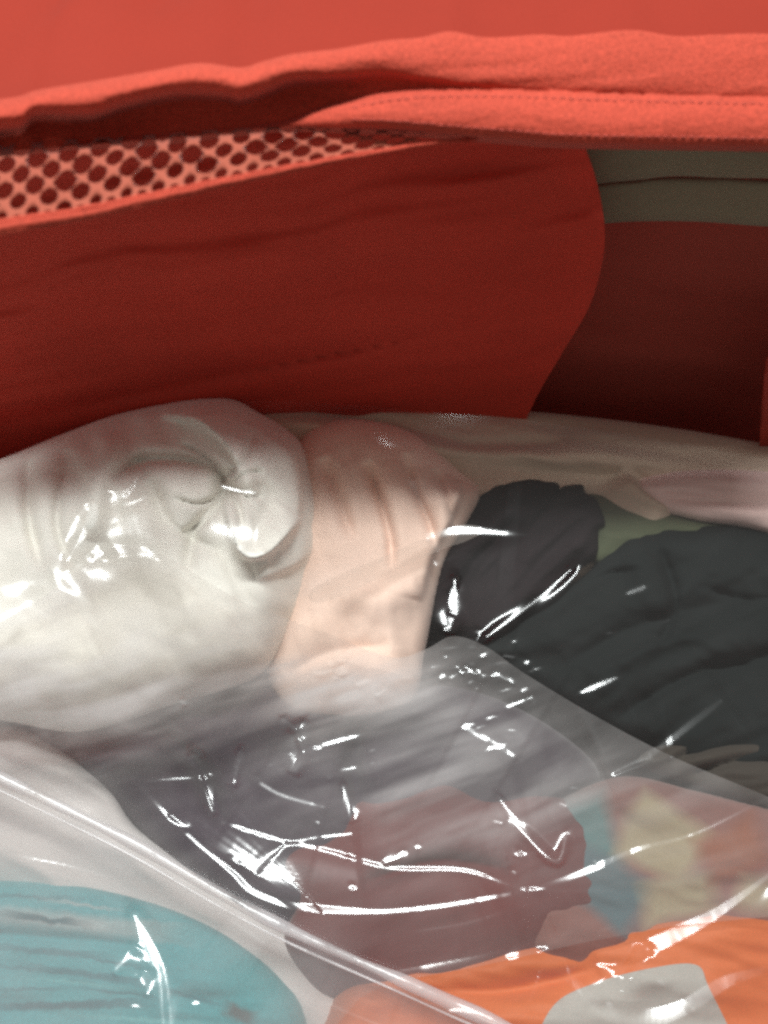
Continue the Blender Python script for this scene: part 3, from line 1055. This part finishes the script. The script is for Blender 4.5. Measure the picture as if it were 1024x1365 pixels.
def facets(lines, base, widthscale=1.0, seed=601, most=0.0045):
    """each crease is a narrow facet of film, a few millimetres wide, tilted towards the lamp"""
    out = []
    for q, (pts, wd) in enumerate(lines):
        ln = catmull(pts, False, 6)
        if ln[-1][0] < ln[0][0]:
            ln = ln[::-1]
        x, y = ln[:, 0], ln[:, 1]
        b0 = (base(x, y + 8) - base(x, y - 8)) / 16
        need = lamp_slope(x, y, base(x, y)) - b0
        t = np.gradient(ln, axis=0)
        t /= np.linalg.norm(t, axis=1, keepdims=True) + 1e-9
        ty, py_ = t[:, 1], t[:, 0]                      # the perpendicular (pointing down) has y part = t_x
        bb = np.where(np.abs(ty) > 0.8, 1.0, np.where(np.abs(ty) > 0.45, 0.8, 0.55))
        rise = np.abs(np.cumsum(bb * need * ty * np.r_[0, np.hypot(np.diff(x), np.diff(y))])).max()
        bb = bb * min(1.0, most / max(rise, 1e-9))
        be = bb * need * ty
        al = np.clip(need * (1 - bb * ty * ty) / np.maximum(np.abs(py_), 0.3), -2.2e-4, 2.2e-4)
        seg = np.r_[0, np.hypot(np.diff(x), np.diff(y))]
        H = np.cumsum(be * seg)
        H -= 0.5 * (H.max() + H.min())
        H = np.clip(H, -0.62 * most, 0.62 * most)
        u = np.linspace(0, 1, len(x))
        wv = wd * widthscale * (0.5 + 0.5 * np.clip(np.minimum(u, 1 - u) * 5, 0, 1)) * (1 + 0.9 * vnoise(u * max(1.5, len(x) / 10.0) + q * 3.3, u * 0 + q, seed))
        cum = np.cumsum(seg)
        out.append((ln, cum / cum[-1], H, al, np.maximum(wv, 1.2), wd, 80.0 if np.abs(ty).mean() < 0.6 and cum[-1] > 60 else 0.0))
    return out


def facet_sum(px, py, fs):
    h = np.zeros_like(px)
    for ln, c, H, al, wv, wd, wide in fs:
        m_ = max(12 * wd, 2.6 * wide)
        m = (px > ln[:, 0].min() - m_) & (px < ln[:, 0].max() + m_) & (py > ln[:, 1].min() - m_) & (py < ln[:, 1].max() + m_)
        if m.any():
            d, _, _, sd, a = seg_dist(px[m], py[m], ln)
            w_ = np.interp(a, c, wv) * 0.5
            slope = np.interp(a, c, al)
            ends = np.clip(np.minimum(a, 1 - a) * 12 + 0.25, 0, 1)
            fall = np.exp(-(np.maximum(d - w_, 0) / (3.2 * w_)) ** 2)
            fall_h = np.exp(-(d / wide) ** 2) if wide else fall
            h[m] += ends * (fall_h * np.interp(a, c, H) + fall * slope * np.clip(sd * d, -w_, w_))
    return h


FS = facets([(c_[0], c_[1] * 1.15) for c_ in CREASES] + rnd, film_base)


def film_h(px, py, k=1.0):
    return film_base(px, py) + k * facet_sum(px, py, FS)


fold_poly = np.array([tuple(p) for p in catmull([(-205, 905), (-90, 872), (0, 830), (70, 787), (150, 730), (220, 742), (320, 800), (430, 842), (520, 876), (566, 866), (604, 848), (648, 862), (700, 898), (800, 958), (900, 1010), (1024, 1062), (1205, 1140)], False, 6)]
                     + [(1205, 1215), (1024, 1222), (900, 1234), (780, 1256), (640, 1288), (520, 1310), (480, 1330), (420, 1400), (-205, 1400)])


def under_fold(px, py):
    d = seg_dist(px, py, fold_poly, True)[0]
    return np.clip(1 - np.where(inside(px, py, fold_poly), d, 0) / 16.0, 0, 1)


film_edge = [(-205, 668), (-80, 640), (0, 616), (80, 586), (170, 556), (290, 536), (345, 534), (430, 536), (560, 548), (700, 560), (850, 582), (1000, 608), (1205, 655)]
fp = np.array([tuple(p) for p in catmull(film_edge, False, 6)] + [(1205, 1560), (-205, 1560)])
bagroot = empty('plastic_bag', tuple(P(500, 950, dplane(500, 950) + 0.02).tolist()))
tag(bagroot, 'crumpled clear plastic bag stretched over the rolled clothes', 'plastic bag')
def milk_upper(px, py):
    st = np.clip(aniso(px, py, -28, 130, 24, 575) + 0.3, 0, 1)
    g = lambda cx, cy, rx, ry, a: a * np.exp(-((px - cx) / rx) ** 2 - ((py - cy) / ry) ** 2)
    return st * (g(120, 770, 160, 90, 0.6) + g(455, 770, 80, 60, 0.5) + 0.015)


grid_cloth('film', fp, lambda px, py: dplane(px, py) - film_h(px, py, under_fold(px, py)), M['film'], 2.2, None, bagroot, milk_upper)
def milk(px, py):
    """milky haze laid in streaky patches on the loose layer, softening cloth edges beneath"""
    wx = px + 70 * vnoise(px / 110, py / 110, 551)
    wy = py + 60 * vnoise(px / 110, py / 110, 552)
    g = lambda cx, cy, rx, ry, a: a * np.exp(-((wx - cx) / rx) ** 2 - ((wy - cy) / ry) ** 2)
    st = 0.3 + 1.5 * np.clip(aniso(px, py, -20, 150, 26, 555) + 0.35, 0, 1)
    return st * (g(90, 910, 250, 80, 1.1) + g(450, 925, 140, 50, 1.0) + g(580, 1070, 190, 55, 0.4) + g(600, 985, 110, 60, 0.42) + g(840, 1030, 120, 40, 0.2) + g(-100, 860, 160, 90, 0.3) + g(230, 850, 130, 40, 0.3) + g(880, 1130, 110, 60, 0.22) + 0.06)


# the bag's loose second layer, folded over the lower part
grid_cloth('folded_layer', fold_poly, lambda px, py: dplane(px, py) - film_h(px, py) - 0.0026, M['film2'], 2.0, None, bagroot, milk)

# narrow doubled pleats of the film
for pts, up_ in (([(420, 782), (520, 738), (600, 704), (630, 700), (644, 708), (620, 722), (590, 732), (520, 764), (428, 804)], 0.0024),):
    grid_cloth('pleat', catmull(pts, True, 6), lambda px, py, u=up_: dplane(px, py) - film_h(px, py) - u, M['pleat'], 2.5, None, bagroot)

# clear pouch at the lower left, with a thick sealed rim
rim_line = catmull([(-205, 940), (-100, 985), (0, 1032), (100, 1080), (190, 1126), (300, 1190), (400, 1242), (512, 1292), (600, 1332), (720, 1388), (900, 1490)], False, 8)
pouch = empty('plastic_pouch', tuple(P(150, 1250, dplane(150, 1250) + 0.01).tolist()))
tag(pouch, 'clear plastic pouch with pale sealed rim over the teal printed cloth', 'plastic pouch')
PCR = [([(172, 1205), (196, 1250), (214, 1290), (221, 1340), (224, 1420)], 11), ([(150, 1300), (174, 1270), (182, 1258)], 4), ([(194, 1290), (197, 1330)], 5),
       ([(172, 1340), (192, 1342)], 6), ([(254, 1338), (268, 1336)], 6), ([(180, 1296), (186, 1300)], 5), ([(20, 1140), (100, 1156), (150, 1172)], 4),
       ([(590, 1345), (640, 1350), (720, 1376)], 9), ([(420, 1330), (470, 1352), (520, 1372)], 4), ([(300, 1222), (360, 1262)], 3)]


def pouch_base(px, py):
    return sample(ENV2, px, py) + 0.004 + 0.0014 * aniso(px, py, 30, 240, 120, 531, 1)


PF = facets(PCR, pouch_base, most=0.010)
pp = np.array([tuple(p) for p in rim_line] + [(900, 1560), (-205, 1560)])


def pouch_h(px, py):
    return pouch_base(px, py) + facet_sum(px, py, PF)


grid_cloth('film', pp, lambda px, py: dplane(px, py) - pouch_h(px, py), M['pouch'], 2.5, None, pouch)
tv = []
tf = []
tt = 0
for off, rr, dz in ((4, 0.0021, -0.0006), (20, 0.0005, 0.0002)):
    x = rim_line[:, 0] - 0.42 * off
    y = rim_line[:, 1] + 0.9 * off
    v, f = tube(P(x, y, dplane(x, y) - pouch_h(x, y) - dz - 0.0007 * vnoise(x / 40, y / 40, 540 + off)), rr * (1 + 0.8 * vnoise(x / 70, y / 90, 545 + off)), 10)
    tv.append(v)
    tf.append(f + tt)
    tt += len(v)
new_mesh('sealed_rim', np.concatenate(tv), np.concatenate(tf), M['rim'], pouch)
